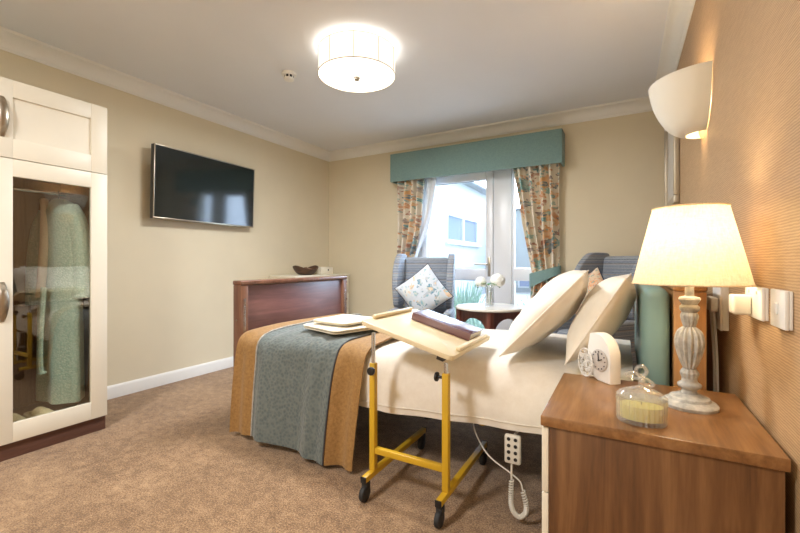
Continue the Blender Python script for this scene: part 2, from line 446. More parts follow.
# ------------------------------------------------------------------ outside
single(B().box(-14, 10, 4.3, 30, -.16, -.06, 0), 'garden_paving', 'paving', 'pale paved garden ground beyond the glazed door', 'paving', kind='structure')
single(B().box(-1.9, 6, 7.2, 12.6, -.06, -.01, .01), 'garden_lawn', 'lawn', 'green lawn beyond the glazed door', 'lawn', kind='structure')
wg = thing('building_wing', 'white rendered building with two paned window seen through the door', 'building', (-4.2, 9, -.06))
B().box(-8.5, -4.2, 5.0, 10.1, -.06, 3.37, 0).box(-8.5, -4.2, 12.8, 14.6, -.06, 3.37, 0).box(-8.5, -4.2, 10.1, 12.8, -.06, 1.57, 0).box(-8.5, -4.2, 10.1, 12.8, 2.41, 3.37, 0).build('wall', 'render', wg)
B().box(-8.6, -4.0, 4.9, 14.7, 3.37, 3.43, .01).tube([(-3.98, 4.9, 3.42), (-3.98, 14.7, 3.42)], .05, 10).build('roof', 'roof', wg)
f = B().box(-4.28, -4.2, 10.1, 10.2, 1.57, 2.41, .01).box(-4.28, -4.2, 12.7, 12.8, 1.57, 2.41, .01).box(-4.28, -4.2, 10.2, 12.7, 1.57, 1.66, .01).box(-4.28, -4.2, 10.2, 12.7, 2.32, 2.41, .01).box(-4.28, -4.2, 11.38, 11.5, 1.66, 2.32, .01).box(-4.2, -4.12, 10.0, 12.9, 1.52, 1.57, .01).build('window', 'pvc', wg)
for y0, y1 in ((10.2, 11.38), (11.5, 12.7)):
    B().box(-4.27, -4.25, y0, y1, 1.66, 2.32, 0).build('pane', 'extglass', f)
fb = thing('low_building', 'low white building across the lawn with dark windows', 'building', (0, 15, -.06))
B().box(-4.1, 6, 14.8, 18, -.06, 2.9, 0).build('wall', 'render', fb)
B().box(-4.15, 6.1, 14.7, 18.1, 2.9, 2.98, .01).build('roof', 'roof', fb)
for x0, x1, z0, z1 in ((-3.35, -2.75, 0.1, .85), (-2.45, -1.95, .1, .95), (-2.75, -2.35, 1.1, 1.65), (-1.4, -.4, .4, 1.8)):
    f = B().box(x0, x1, 14.74, 14.8, z0, z1, .01).build('window', 'pvc', fb)
    B().box(x0 + .06, x1 - .06, 14.73, 14.74, z0 + .06, z1 - .06, 0).build('pane', 'extglass', f)
def tuft(x, y, h, w, n, label, seed):
    rnd = random.Random(seed); b = B()
    for k in range(n):
        a = rnd.random() * 2 * PI; q = rnd.random() ** .5 * w * .45; lean = rnd.uniform(.1, .5) * w
        p0 = Vector((x + q * math.cos(a), y + q * math.sin(a), -.06)); hh = h * rnd.uniform(.6, 1)
        p1 = p0 + Vector((lean * math.cos(a), lean * math.sin(a), hh))
        b.tube([p0, (p0 + p1) / 2 + Vector((0, 0, hh * .12)), p1], lambda t: .012 * (1 - t) + .003, 4, 4)
    return single(b, 'garden_grass_plant', 'shrub', label, 'plant', 'clumps of spiky plants in the garden', loc=(x, y, -.06))
tuft(-2.25, 6.0, .78, .5, 130, 'blue green spiky plant behind the glass left of the vase', 1)
tuft(-1.75, 5.5, .50, .4, 90, 'short spiky plant low behind the vase and table', 2)
tuft(-1.05, 6.4, .55, .6, 110, 'green spiky plant behind the side glass right of the table', 3)

# ------------------------------------------------------------------ wardrobe
WXf, WYe, DW = -2.715, 1.242, .512
wr = thing('wardrobe', 'cream fitted wardrobe with glazed door and cupboard above at the left wall', 'wardrobe', (-3.0, .73, 0))
y0 = WYe - 2 * DW
XB = XL + .021
c = B().box(XB, -2.738, y0, y0 + .018, .085, 1.934, .001).box(XB, -2.738, WYe - .018, WYe, .085, 1.934, .001)
c.box(XB, -2.738, y0 + .018, WYe - .018, 1.916, 1.934, .001).build('carcass', 'cream', wr)
c = B().box(XB, XB + .012, y0 + .0185, WYe - .0185, .104, 1.915, 0).box(XB + .012, -2.745, y0 + .0185, WYe - .0185, .086, .104, .001).box(XB + .012, -2.745, y0 + .0185, WYe - .0185, 1.523, 1.541, .001).box(XB + .012, -2.76, WYe - DW - .009, WYe - DW + .009, .104, 1.523, .001)
c.box(XB + .012, -2.75, WYe - .024, WYe - .0185, .104, 1.523, 0)
c.build('interior_lining', 'inner', wr)
B().box(XB, -2.735, y0, WYe - .002, 0, .0845, .001).build('plinth', 'plinth', wr)
def shaker(p, ya, yb, za, zb, glass):
    st, rl = .084, .098
    g = .0015
    X0, X1 = -2.737, WXf
    b = B().box(X0, X1, ya + g, ya + st, za, zb, .0012).box(X0, X1, yb - st, yb - g, za, zb, .0012)
    b.box(X0, X1 - .0004, ya + st, yb - st, za, za + rl, .0012).box(X0, X1 - .0004, ya + st, yb - st, zb - rl * .9, zb, .0012)
    if not glass: b.box(X0 + .002, X1 - .011, ya + st - .002, yb - st + .002, za + rl - .002, zb - rl * .9 + .002, 0)
    d = b.build('door', 'cream', p)
    if glass: B().box(X0 + .006, X0 + .010, ya + st - .004, yb - st + .004, za + rl - .004, zb - rl * .9 + .004, 0).build('glass_pane', 'wglass', d)
    return d
def bow(p, y, za, zb):
    h = (zb - za)
    b = B()
    n = 16
    rows = []
    for i in range(n + 1):
        t = i / n; z = za + h * t; out = .030 * math.sin(PI * t) ** .6
        w = .010 + .010 * math.sin(PI * t)
        rows.append([(WXf + out + .0005, y - w, z), (WXf + out + .006, y - w * .6, z), (WXf + out + .006, y + w * .6, z), (WXf + out + .0005, y + w, z)])
    b.rings(rows); b.build('handle', 'satin', p)
for k in range(2):
    ya = WYe - (k + 1) * DW; yb = ya + DW
    d = shaker(wr, ya, yb, .086, 1.530, True); bow(d, ya + .042, .705, .905)
    d = shaker(wr, ya, yb, 1.534, 1.932, False); bow(d, ya + .042, 1.635, 1.835)
B().cyl((-3.0, WYe - DW + .010, 1.42), (-3.0, WYe - .025, 1.42), .011).build('hanging_rail', 'chrome', wr)

# bathrobe on its hanger
HY = 1.108
hg = single(B().tube([(-3.016, HY, 1.424), (-3.011, HY, 1.4325), (-3.0, HY, 1.4365), (-2.989, HY, 1.432), (-2.984, HY, 1.42), (-2.990, HY, 1.405), (-3.0, HY, 1.395), (-3.0, HY, 1.372)], .0025, 6, 5)
            .tube([(-3.13, HY, 1.325), (-3.07, HY, 1.350), (-3.0, HY, 1.366), (-2.94, HY, 1.350), (-2.89, HY, 1.325)], .006, 8, 5), 'clothes_hanger', 'black', 'dark clothes hanger on the wardrobe rail holding the bathrobe', 'hanger', loc=(-3.0, HY, 1.435))
rb = thing('bathrobe', 'mint green waffle bathrobe hanging behind the wardrobe glass', 'bathrobe', (-3.0, HY, .18))
def robe(u, v):
    z = 1.385 - v * (1.385 - .19)
    sh = min(1, v / .06)
    a = (.045 + .155 * sh ** .6) * (1 + .02 * v) ; bb = (.032 + .040 * sh + .018 * v)
    th = 2 * PI * u
    fold = 1 + (.03 + .13 * v) * math.sin(th * 7 + 1.3) + .05 * v * math.sin(th * 4)
    drop = -.02 * (1 - sh) * 0
    return (-2.985 + a * math.cos(th) * (1 + .03 * math.sin(5 * th) * v), HY + bb * math.sin(th) * fold, z + drop)
B().grid(robe, 72, 46, .004, True).build('gown', 'mint', rb)
B().tube([(-2.86, HY + .005, 1.325), (-2.815, HY + .02, 1.24), (-2.80, HY + .035, 1.05), (-2.80, HY + .042, .90), (-2.802, HY + .042, .80)], lambda t: .046 + .010 * t + .006 * (t > .86), 16, 6).build('sleeve', 'mint', rb)
B().tube([(-3.16, HY, 1.315), (-3.2, HY - .02, 1.2), (-3.215, HY - .03, 1.0), (-3.215, HY - .03, .74)], lambda t: .042 + .014 * t, 14, 6).build('sleeve', 'mint', rb)
B().tube([(-3.03, HY - .06, 1.375), (-2.99, HY - .068, 1.30), (-2.955, HY - .085, 1.1), (-2.95, HY - .105, .80)], lambda t: .022, 10, 6).build('collar', 'towel', rb)
B().tube([(-2.90, HY - .105, .86), (-2.885, HY - .125, .6), (-2.89, HY - .125, .42), (-2.885, HY - .118, .37)], lambda t: .014 + .008 * (t > .9), 8, 6).build('belt', 'mint', rb)

def slipper(x, y, rz, label):
    s = thing('slipper', label, 'slipper', (x, y, .105), rz, 'slippers in the wardrobe bottom', world=False)
    def out(t, k=1.0):   # outline, toe to +x
        a = 2 * PI * t; L, W = .125 * k, .043 * k
        w = W * (1 + .16 * math.cos(a))
        return (L * math.cos(a), w * math.sin(a))
    B().prism([out(i / 28) for i in range(28)], 0, .014, 'z', .004).build('sole', 'slip', s)
    B().prism([out(i / 28, .86) for i in range(28)], .0142, .022, 'z', .003).build('insole', 'towel', s)
    def up(u, v):
        x = -.02 + (.155) * u; th = PI * v
        xr = max(-1.0, min(1.0, x / .127)); w = .045 * math.sqrt(max(.02, 1 - xr * xr)) * (1 + .16 * xr)
        return (x, w * math.cos(th), .0145 + (.058 * (1 - u) ** .5 + .006) * math.sin(th) ** .75)
    B().grid(lambda u, v: up(u * .93, v), 14, 18, .007).build('upper', 'slip', s)
    def ring(t):
        a = -PI * .72 + 2 * PI * .72 * t + PI
        return (.104 * math.cos(a), .038 * math.sin(a), .03)
    B().tube([ring(i / 18) for i in range(19)], .013, 8).build('heel_cuff', 'slip', s)
    return s
slipper(-2.885, .865, R(8), 'cream fleece slipper nearer the wardrobe door handle')
slipper(-2.885, .985, R(14), 'cream fleece slipper lying below the bathrobe')

# ------------------------------------------------------------------ television
tv = thing('television', 'black flat screen television on a wall bracket beside the wardrobe', 'television', (-3.2, 2.27, 1.35))
TL = Matrix.Translation((-3.2, 2.27, 1.64)) @ Matrix.Rotation(R(2), 4, 'Z') @ Matrix.Rotation(R(2), 4, 'Y')
b = B().box(-.045, -.004, -.497, .497, -.29, .29, .004, 2, TL)
b.build('casing', 'bezel', tv)
b = B()
for q in ((-.497, .497, -.29, -.278), (-.497, .497, .282, .29), (-.497, -.489, -.278, .282), (.489, .497, -.278, .282)):
    b.box(-.004, .003, *q, .0012, 2, TL)
b.build('bezel', 'satin', tv)
B().box(-.004, -.001, -.489, .489, -.278, .282, 0, 2, TL).build('screen', 'screen', tv)
B().box(XL + .001, XL + .02, 2.1, 2.44, 1.52, 1.78, .003).box(XL + .018, -3.24, 2.2, 2.24, 1.6, 1.7, .003).box(XL + .018, -3.24, 2.3, 2.34, 1.6, 1.7, .003).build('wall_mount', 'black', tv)

# ------------------------------------------------------------------ ceiling fittings
LX, LY = -1.526, 2.148
cl = thing('ceiling_lamp', 'lit white drum lamp on the ceiling', 'ceiling lamp', (LX, LY, 2.4))
B().cyl((LX, LY, 2.4), (LX, LY, 2.365), .09).build('ceiling_mount', 'white', cl)
B().lathe([(.246, 2.222), (.250, 2.222), (.250, 2.378), (.246, 2.378), (.246, 2.222)], (LX, LY, 0), 64, caps=False).build('lamp_shade', 'lit_drum', cl)
b = B()
for k in range(10):
    a = 2 * PI * (k + .35) / 10
    b.tube([(LX + .2512 * math.cos(a), LY + .2512 * math.sin(a), z) for z in (2.223, 2.377)], .0017, 6)
for z in (2.2225, 2.3775):
    b.tube([(LX + .2512 * math.cos(2 * PI * i / 64), LY + .2512 * math.sin(2 * PI * i / 64), z) for i in range(65)], .0026, 6)
b.build('shade_wire', 'silver', cl)
B().lathe([(.001, 2.214), (.10, 2.215), (.20, 2.220), (.244, 2.2255), (.244, 2.231), (.001, 2.231)], (LX, LY, 0), 64).build('diffuser', 'lit_disc', cl)
B().lathe([(.001, 2.196), (.016, 2.198), (.022, 2.206), (.020, 2.2135), (.001, 2.2135)], (LX, LY, 0), 24).build('finial', 'satin', cl)
sx, sy = -2.155, 2.174
sd = thing('smoke_detector', 'small round white smoke detector on the ceiling', 'smoke detector', (sx, sy, 2.4))
B().lathe([(.052, 2.4), (.054, 2.395), (.052, 2.384), (.046, 2.381), (.001, 2.381)], (sx, sy, 0), 32).build('base', 'white', sd)
B().lathe([(.033, 2.3805), (.033, 2.3620)], (sx, sy, 0), 32).build('sensor_grille', 'rubber', sd)
b = B().lathe([(.036, 2.3615), (.038, 2.357), (.034, 2.348), (.020, 2.343), (.001, 2.342)], (sx, sy, 0), 32)
for k in range(8):
    a = 2 * PI * k / 8
    b.box(-.004, .004, .0335, .0375, 2.3610, 2.3808, .001, 2, Matrix.Translation((sx, sy, 0)) @ Matrix.Rotation(a, 4, 'Z'))
b.build('cover', 'white', sd)

# ------------------------------------------------------------------ right wall: sconce, picture, sockets
SY = 2.2
ws = thing('wall_sconce', 'white plaster half bowl wall lamp above the table lamp', 'wall lamp', (XR, SY, 1.57))
pr = [(.072, 0), (.104, .014), (.136, .042), (.163, .085), (.187, .14), (.202, .20), (.208, .235)]
pr = [tuple(p) for p in catmull([(r, z, 0) for r, z in pr], 5)]
pr = [(r, z) for r, z, _ in pr]
inner = [(r - .007, z) for r, z in reversed(pr)]
b = B().lathe(pr + inner + [pr[0]], (XR - .003, SY, 1.57), 48, None, False, 1, 1, PI / 2, 3 * PI / 2)
b.build('bowl', 'plaster', ws)
B().box(XR - .012, XR - .0005, SY - .05, SY + .05, 1.62, 1.74, .003).cyl((XR - .012, SY, 1.68), (XR - .055, SY, 1.68), .017).build('lamp_holder', 'white', ws)
B().ball((XR - .085, SY, 1.68), (.032, .028, .028)).build('bulb', 'lit_bulb', ws)

pf = thing('picture_frame', 'silver framed picture on the wallpapered wall beyond the wall lamp', 'picture', (XR, 3.42, 1.38))
y0, y1, z0, z1, w, dd = 3.08, 3.76, 1.385, 2.07, .05, .035
b = B()
for q in ((y0, y1, z0, z0 + w), (y0, y1, z1 - w, z1), (y0, y0 + w, z0 + w, z1 - w), (y1 - w, y1, z0 + w, z1 - w)):
    b.box(XR - dd, XR - .001, *q, .006)
b.build('frame', 'silver', pf)
B().box(XR - .014, XR - .008, y0 + w, y1 - w, z0 + w, z1 - w, 0).build('print', 'paleprint', pf)

def plate(name, label, cat, y0, y1, z0, z1, x=.295):
    p = thing(name, label, cat, (XR, (y0 + y1) / 2, z0))
    B().box(x + .008, XR - .0005, y0, y1, z0, z1, .002).build('back_box', 'white', p)
    B().box(x, x + .0085, y0 - .001, y1 + .001, z0 - .001, z1 + .001, .003).build('faceplate', 'white', p)
    return p
p = plate('switch_plate', 'white surface mounted switch nearest the lamp shade edge on the right wall', 'switch', 1.132, 1.226, .858, .940)
B().box(.2915, .2948, 1.170, 1.188, .888, .912, .001).build('rocker', 'white', p)
p = plate('wall_socket', 'white double socket beside the lamp with an adaptor plugged in', 'socket', 1.295, 1.445, .857, .938)
for yy in (1.335, 1.405):
    B().box(.292, .2948, yy - .006, yy + .006, .920, .930, .001).build('rocker', 'white', p)
single(B().box(.255, .2945, 1.372, 1.428, .862, .914, .006, 3), 'plug_adaptor', 'white', 'square white adaptor plugged into the double socket', 'plug', loc=(.2945, 1.40, .89))
p = plate('plug_socket', 'pale grey socket box behind the lamp stem at the headboard', 'socket', 1.72, 1.85, .77, .93, .285)
for q, (yy, lab) in enumerate(((1.757, 'white plug with cord nearer the lamp in the grey socket box'), (1.815, 'white plug with cord farther from the lamp in the grey socket box'))):
    pl = thing('plug', lab, 'plug', (.275, yy, .85), 0, 'plugs behind the lamp')
    B().box(.262, .2838, yy - .022, yy + .022, .83, .88, .006).build('plug_body', 'white', pl)
    B().tube([(.274, yy, .832), (.276, yy, .80), (.284, yy + .004, .65), (.286, yy + .003, .4), (.284, yy, .05)], .0042, 8, 6).build('cord', 'white', pl)

# ------------------------------------------------------------------ bed
bd = thing('bed', 'dark wood care bed with high footboard and teal padded headboard', 'bed', (-.95, 2.11, 0))
BY0, BY1 = 1.60, 2.634
fbm = B().box(-2.025, -1.985, BY0 + .055, BY1 - .055, .30, .865, .003).build('footboard', 'mahog', bd)
for ya, yb in ((BY0, BY0 + .055), (BY1 - .055, BY1)):
    B().box(-2.04, -1.972, ya, yb, .12, .868, .004).build('post', 'mahogpost', fbm)
B().box(-2.044, -1.968, BY0 - .003, BY1 + .003, .868, .895, .008, 3).build('top_rail', 'mahogpost', fbm)
for yy in (BY0 + .026, BY1 - .026):
    for dy in (-.007, .003):
        B().box(-1.9725, -1.9685, yy + dy, yy + dy + .004, .40, .79, .001).build('rail_channel', 'chrome', fbm)
B().cyl((-2.005, BY0 - .004, .66), (-2.005, BY0 + .002, .66), .006).build('bolt', 'chrome', fbm)
hbm = B().box(.165, .20, BY0 + .075, BY1 - .055, .30, .90, .003).build('headboard', 'headwood', bd)
for ya, yb in ((BY0 + .02, BY0 + .075), (BY1 - .055, BY1)):
    B().box(.145, .235, ya, yb, .12, .905, .004).build('post', 'headwood', hbm)
B().box(.142, .238, BY0 + .017, BY1 + .003, .905, .93, .008, 3).build('top_rail', 'headwood', hbm)
B().box(.052, .138, BY0 + .03, BY1 - .02, .50, .915, .035, 5).build('padded_cushion', 'tealvinyl', bd, label='teal padded bumper')
b = B().box(-1.96, .04, 1.78, 2.46, .335, .352, .003).box(-1.96, .14, 1.80, 1.84, .29, .335, .004).box(-1.96, .14, 2.40, 2.44, .29, .335, .004)
b.box(-1.984, -1.96, 1.8, 2.44, .29, .335, .003).box(-1.5, -1.46, 1.84, 2.40, .295, .335, .003).box(-.3, -.26, 1.84, 2.40, .295, .335, .003)
b.build('bed_frame', 'deck', bd)
for x in (-1.86, -.04):
    for yy in (1.82, 2.42):
        lg = B().box(x - .022, x + .022, yy - .022, yy + .022, .10, .30, .003).build('leg', 'deck', bd)
        B().cyl((x, yy - .016, .05), (x, yy + .016, .05), .05, bev=.008).box(x - .012, x + .012, yy - .02, yy + .02, .06, .103, .003).build('castor', 'rubber', lg)
for x in (-.93, -.80):
    B().cyl((x, 1.70, .30), (x, 1.70, .272), .021, bev=.004).cyl((x, 1.70, .297), (x, 1.70, .338), .008).box(x - .008, x + .008, 1.69, 1.79, .330, .338, .002).build('clamp_knob', 'black', bd)
B().box(-.565, -.525, 1.685, 1.80, .322, .335, .004).cyl((-.537, 1.69, .332), (-.537, 1.69, .298), .016, bev=.004).build('release_handle', 'yellow', bd)

single(B().box(-1.95, .03, 1.645, 2.585, .3525, .535, .05, 4), 'mattress', 'pillow', 'white mattress on the bed under the cream sheet', 'mattress', loc=(-.95, 2.11, .3525))

def sheet_profile(x):
    zb = .350 + .048 * (x + .26) / .88
    zb = max(.305, min(.372, zb))
    w = .010 * math.sin(x * 9) + .006 * math.sin(x * 23 + 1)
    return [(1.594 + w, zb), (1.590 + w * .9, zb + .05), (1.594 + w * .6, .45), (1.606 + w * .3, .51), (1.635, .553), (1.70, .570), (1.9, .576), (2.1, .578), (2.35, .575), (2.53, .568), (2.595, .55), (2.622, .50), (2.628, .43), (2.632 + w, .34)]
def along(profile, t):
    P = [Vector((0, y, z)) for y, z in profile]
    L = [0]
    for a, c_ in zip(P, P[1:]): L.append(L[-1] + (c_ - a).length)
    s = t * L[-1]
    for i in range(len(P) - 1):
        if s <= L[i + 1] + 1e-9:
            k = (s - L[i]) / (L[i + 1] - L[i]); return P[i].lerp(P[i + 1], k)
    return P[-1]
def smooth_prof(prof): return [(p.y, p.z) for p in catmull([(0, y, z) for y, z in prof], 6)]
SHEETP = {}
def sheet(u, v):
    x = -1.955 + (.03 + 1.955) * u
    if u not in SHEETP: SHEETP[u] = smooth_prof(sheet_profile(x))
    p = along(SHEETP[u], v)
    top = max(0, min(1, (p.z - .5) / .06))
    n1 = noise.noise(Vector((x * 2.3, p.y * 2.9, 0))) * .016 + noise.noise(Vector((x * 6, p.y * 6, 4))) * .005
    puff = .020 * math.exp(-((x + .62) / .5) ** 2) 
    p.z += top * (n1 * .8 + puff * math.sin(PI * max(0, min(1, (p.y - 1.6) / 1.02))) ** .3)
    side = 1 - top
    if p.y < 2: p.y -= side * (noise.noise(Vector((x * 3, p.z * 6, 9))) * .012 + .006)
    return (x, p.y, p.z)
bs = thing('bed_sheet', 'cream white bed cover spread over the mattress with a hanging hem', 'bed cover', (-.95, 2.11, .58))
B().grid(sheet, 90, 90, .006).build('cover', 'sheet', bs, 60)
# stitched hem line following the near edge
def hemline(u):
    x, y, z = sheet(u, .022); return (x, y - .0035, z)
B().tube([hemline(i / 60) for i in range(61)], .0024, 6).build('hem_seam', 'sheet', bs)

# throw with gold borders
TX0, TX1, BW = -1.964, -1.075, .165
def throw_profile(x):
    k = (x - TX0) / (TX1 - TX0)
    w = .011 * math.sin(k * 15) + .005 * math.sin(k * 37)
    zb = .035 + .010 * math.sin(k * 5)
    return [(1.515 + w * 1.6, zb), (1.522 + w * 1.5, .15), (1.535 + w * 1.2, .30), (1.552 + w * .8, .44), (1.570, .53), (1.605, .578), (1.68, .598), (1.9, .606), (2.1, .608), (2.35, .604), (2.54, .594), (2.61, .570), (2.648, .52), (2.664, .40), (2.672 + w, .15)]
TP = {}
def throw_pt(x, v, off=0):
    key = round(x, 5)
    if key not in TP: TP[key] = smooth_prof(throw_profile(x))
    p = along(TP[key], v)
    top = max(0, min(1, (p.z - .45) / .14))
    p.z += top * noise.noise(Vector((x * 4, p.y * 4, 2))) * .008
    k = (x - TX0) / (TX1 - TX0)
    hang = max(0, min(1, (.5 - p.z) / .45))
    xx = x - .035 * hang * k * k + .0 * k
    # gentle quilt channels
    q = .006 * math.sin(k * 44) * (1 - top * .3)
    if p.y < 1.7: p.y += q * (1 - top)
    p.z += q * top
    return Vector((xx, p.y, p.z))
th = thing('bed_throw', 'grey teal quilted throw with gold borders across the foot of the bed', 'throw', (-1.52, 2.1, .6))
def piece(xa, xb):
    return lambda u, v: throw_pt(xa + (xb - xa) * u, v)
B().grid(piece(TX0 + BW, TX1 - BW), 60, 110, .007).build('quilted_centre', 'throw', th, 60)
B().grid(piece(TX0, TX0 + BW - .0015), 12, 110, .008).build('border', 'gold', th, 60, label='gold border at the footboard')
B().grid(piece(TX1 - BW + .0015, TX1), 12, 110, .008).build('border', 'gold', th, 60, label='gold border towards the pillows')
for x in (TX0 + BW - .001, TX1 - BW + .001):
    B().tube([throw_pt(x, i / 70) + Vector((0, -.002 if i < 22 else 0, .001 if i < 22 else .004)) for i in range(71)], .0045, 6).build('piping', 'lampbase' if x < -1.5 else 'deck', th)

# pillows
def lean(lo, hi, y, yaw=0):
    lo, hi = Vector((lo[0], 0, lo[1])), Vector((hi[0], 0, hi[1])); d = (hi - lo).normalized()
    X = Vector((0, 1, 0)); Y = d; Z = X.cross(Y)
    m = Matrix((X, Y, Z)).transposed().to_4x4()
    c_ = (lo + hi) / 2; c_.y = y
    return Matrix.Translation(c_) @ Matrix.Rotation(yaw, 4, 'Z') @ m, (hi - lo).length
def bed_pillow(lo, hi, y, w, t, label, seed, yaw=0):
    m, L = lean(lo, hi, y, yaw)
    p = thing('pillow', label, 'pillow', (lo[0], y, .59), 0, 'white pillows on the bed')
    B().pillow(w, L, t, m, 30, .05, seed, .015).build('pillowcase', 'pillow', p, 70)
    fl = []
    n = 24
    for (a, c_) in (((-1, -1), (1, -1)), ((1, -1), (1, 1)), ((1, 1), (-1, 1)), ((-1, 1), (-1, -1))):
        for i in range(n):
            k = i / n; u = a[0] + (c_[0] - a[0]) * k; v = a[1] + (c_[1] - a[1]) * k
            fl.append(m @ Vector((w / 2 * u * (1 - .05 * (1 - v * v)), L / 2 * v * (1 - .05 * (1 - u * u)), 0)))
    B().tube(fl + [fl[0]], .004, 6).build('seam', 'pillow', p)
    return p
bed_pillow((-.464, .618), (-.148, .960), 2.0, .72, .086, 'front white pillow leaning nearest the overbed table', 1, R(3))
bed_pillow((-.180, .618), (.018, .945), 1.985, .74, .084, 'back white pillow leaning against the teal padded headboard', 5, R(-2))

# towels
def folded(name, x0, x1, y0, y1, z, h, rz, label, folds=3):
    t = thing(name, label, 'towel', ((x0 + x1) / 2, (y0 + y1) / 2, z), rz, 'folded towels on the bed throw', world=False)
    hx, hy = (x1 - x0) / 2, (y1 - y0) / 2
    b = B(); q = h / folds
    for k in range(folds):
        ox, oy = .012 * (k % 2), -.010 * (k % 2); rs = []
        for sc, zz in ((.4, .0), (.9, .0), (.975, .12), (1, .4), (1, .65), (.98, .88), (.94, 1.0), (.8, 1.06), (.6, 1.1), (.4, 1.12), (.15, 1.12)):
            row = []
            for px, py in rrect(hx, hy, .045, 8):
                X, Y = px * sc, py * sc
                row.append((X + ox, Y + oy, q * k * 1.12 + q * zz * .95 + (noise.noise(Vector((X * 11 + k, Y * 11, x0 * 9))) * .006 if zz > .9 and k == folds - 1 else 0)))
            rs.append(row)
        b.rings(rs)
    b.build('folded_layers', 'towel', t, 60)
    return t
folded('towel', -1.60, -1.25, 1.70, 2.10, .620, .026, R(-17), 'lower cream towel of the folded pair on the throw', 2)
folded('towel', -1.57, -1.29, 1.75, 2.05, .657, .018, R(-8), 'upper cream towel of the folded pair on the throw', 2)

# bed control handset
HX, HYY = -.375, 1.562
hs = thing('bed_handset', 'white bed control handset with coiled cord hanging below the bed cover', 'handset', (HX, HYY, .34))
B().box(HX - .031, HX + .031, HYY - .012, HYY + .012, .226, .336, .008, 3).build('handset_body', 'grey', hs)
for i in range(4):
    for j in (-1, 1):
        B().cyl((HX + j * .013, HYY - .0118, .322 - i * .025), (HX + j * .013, HYY - .0150, .322 - i * .025), .0068, bev=.001).build('button', 'black', hs)
B().tube([(HX, HYY, .330), (HX, HYY + .03, .325), (HX, HYY + .12, .318), (HX, HYY + .231, .315)], .005, 8, 4).build('hook', 'grey', hs)
path = catmull([(-.378, 1.555, .165), (-.380, 1.553, .11), (-.378, 1.55, .07), (-.366, 1.548, .045), (-.345, 1.547, .036), (-.325, 1.548, .055), (-.322, 1.55, .085), (-.335, 1.553, .135)], 40)
coil = []
prev = None
for i, p in enumerate(path):
    d = (path[min(i + 1, len(path) - 1)] - path[max(i - 1, 0)]).normalized()
    a = Vector((0, 1, 0)) if prev is None else prev
    a = (a - d * a.dot(d)).normalized(); prev = a; b_ = d.cross(a)
    ph = i * 2 * PI / 7
    coil.append(p + (a * math.cos(ph) + b_ * math.sin(ph)) * .0075)
B().tube(coil, .0032, 5).build('coiled_cord', 'grey', hs)
B().tube([(HX - .004, HYY, .228), (-.379, 1.558, .2), (-.378, 1.555, .165)], .004, 6, 5).tube([(-.335, 1.553, .135), (-.347, 1.558, .165), (-.385, 1.565, .185), (-.49, 1.61, .215), (-.57, 1.68, .28), (-.605, 1.795, .315)], .003, 6, 6).build('lead', 'grey', hs)

# ------------------------------------------------------------------ overbed table
ot = thing('overbed_table', 'yellow framed wheeled overbed table with tilted cream tray', 'table', (-.78, 1.65, 0))
UX = (-.95, -.61); UY = 1.46
for i, x in enumerate(UX):
    ub = B().box(x - .0135, x + .0135, UY - .0135, UY + .0135, .105, .567, .003).build('upright', 'yellow', ot)
    top = .698 if i == 0 else .606
    B().cyl((x, UY, .55), (x, UY, top), .0085, seg=16).build('sliding_rod', 'chrome', ub)
    if i == 0:
        B().cyl((x + .012, UY - .0135, .540), (x + .012, UY - .032, .540), .006).cyl((x + .012, UY - .030, .540), (x + .012, UY - .045, .540), .018, seg=12, bev=.004).build('knob', 'black', ub)
    else:
        B().cyl((x - .0135, UY, .548), (x - .036, UY, .548), .006).cyl((x - .034, UY, .548), (x - .046, UY, .548), .019, seg=12, bev=.004).build('knob', 'black', ub)
B().box(UX[0] + .0135, UX[1] - .0135, UY - .012, UY + .012, .178, .204, .003).build('crossbar', 'yellow', ot)
for x in UX:
    bb = B().box(x - .0125, x + .0125, 1.385, 1.965, .080, .1048, .003).build('base_bar', 'yellow', ot)
    for ya in (1.380, 1.9645):
        B().box(x - .013, x + .013, ya, ya + .0055, .0795, .1053, .001).build('end_cap', 'black', bb)
    for yy in (1.405, 1.945):
        B().cyl((x - .011, yy - .012, .0325), (x + .011, yy - .012, .0325), .0325, bev=.006).box(x - .014, x + .014, yy - .018, yy + .014, .045, .0795, .006).build('caster', 'rubber', bb)
tilt = R(14.65)
TM = Matrix.Translation((-.762, 1.632, .697)) @ Matrix.Rotation(tilt, 4, 'Y')
B().prism(rrect(.214, .246, .02), -.010, .010, 'z', .003, 2, TM).build('tray_top', 'traywood', ot)
for x0, x1 in ((-.212, -.192), (.190, .212)):
    B().box(x0, x1, -.165, .19, .0095, .026, .006, 3, TM).build('tray_lip', 'traywood', ot)
B().box(-.195, -.165, -.20, -.14, -.022, -.0095, .003, 2, TM).build('tray_clamp', 'deck', ot)
B().box(.135, .165, -.20, -.14, -.040, -.0095, .003, 2, TM).build('tray_clamp', 'deck', ot)

bk = thing('book', 'maroon hardback lying on the tilted overbed tray', 'book', (-.72, 1.76, .72))
BM = TM @ Matrix.Translation((.038, .106, .0105)) @ Matrix.Rotation(R(-2), 4, 'Z')
B().box(-.152, .146, -.078, .078, 0, .004, .001, 2, BM).box(-.152, .146, -.078, .078, .030, .034, .001, 2, BM).box(-.152, .146, -.080, -.074, 0, .034, .002, 2, BM).build('cover', 'maroon', bk)
B().box(-.147, .141, -.073, .073, .0042, .0298, 0, 2, BM).build('pages', 'page', bk)

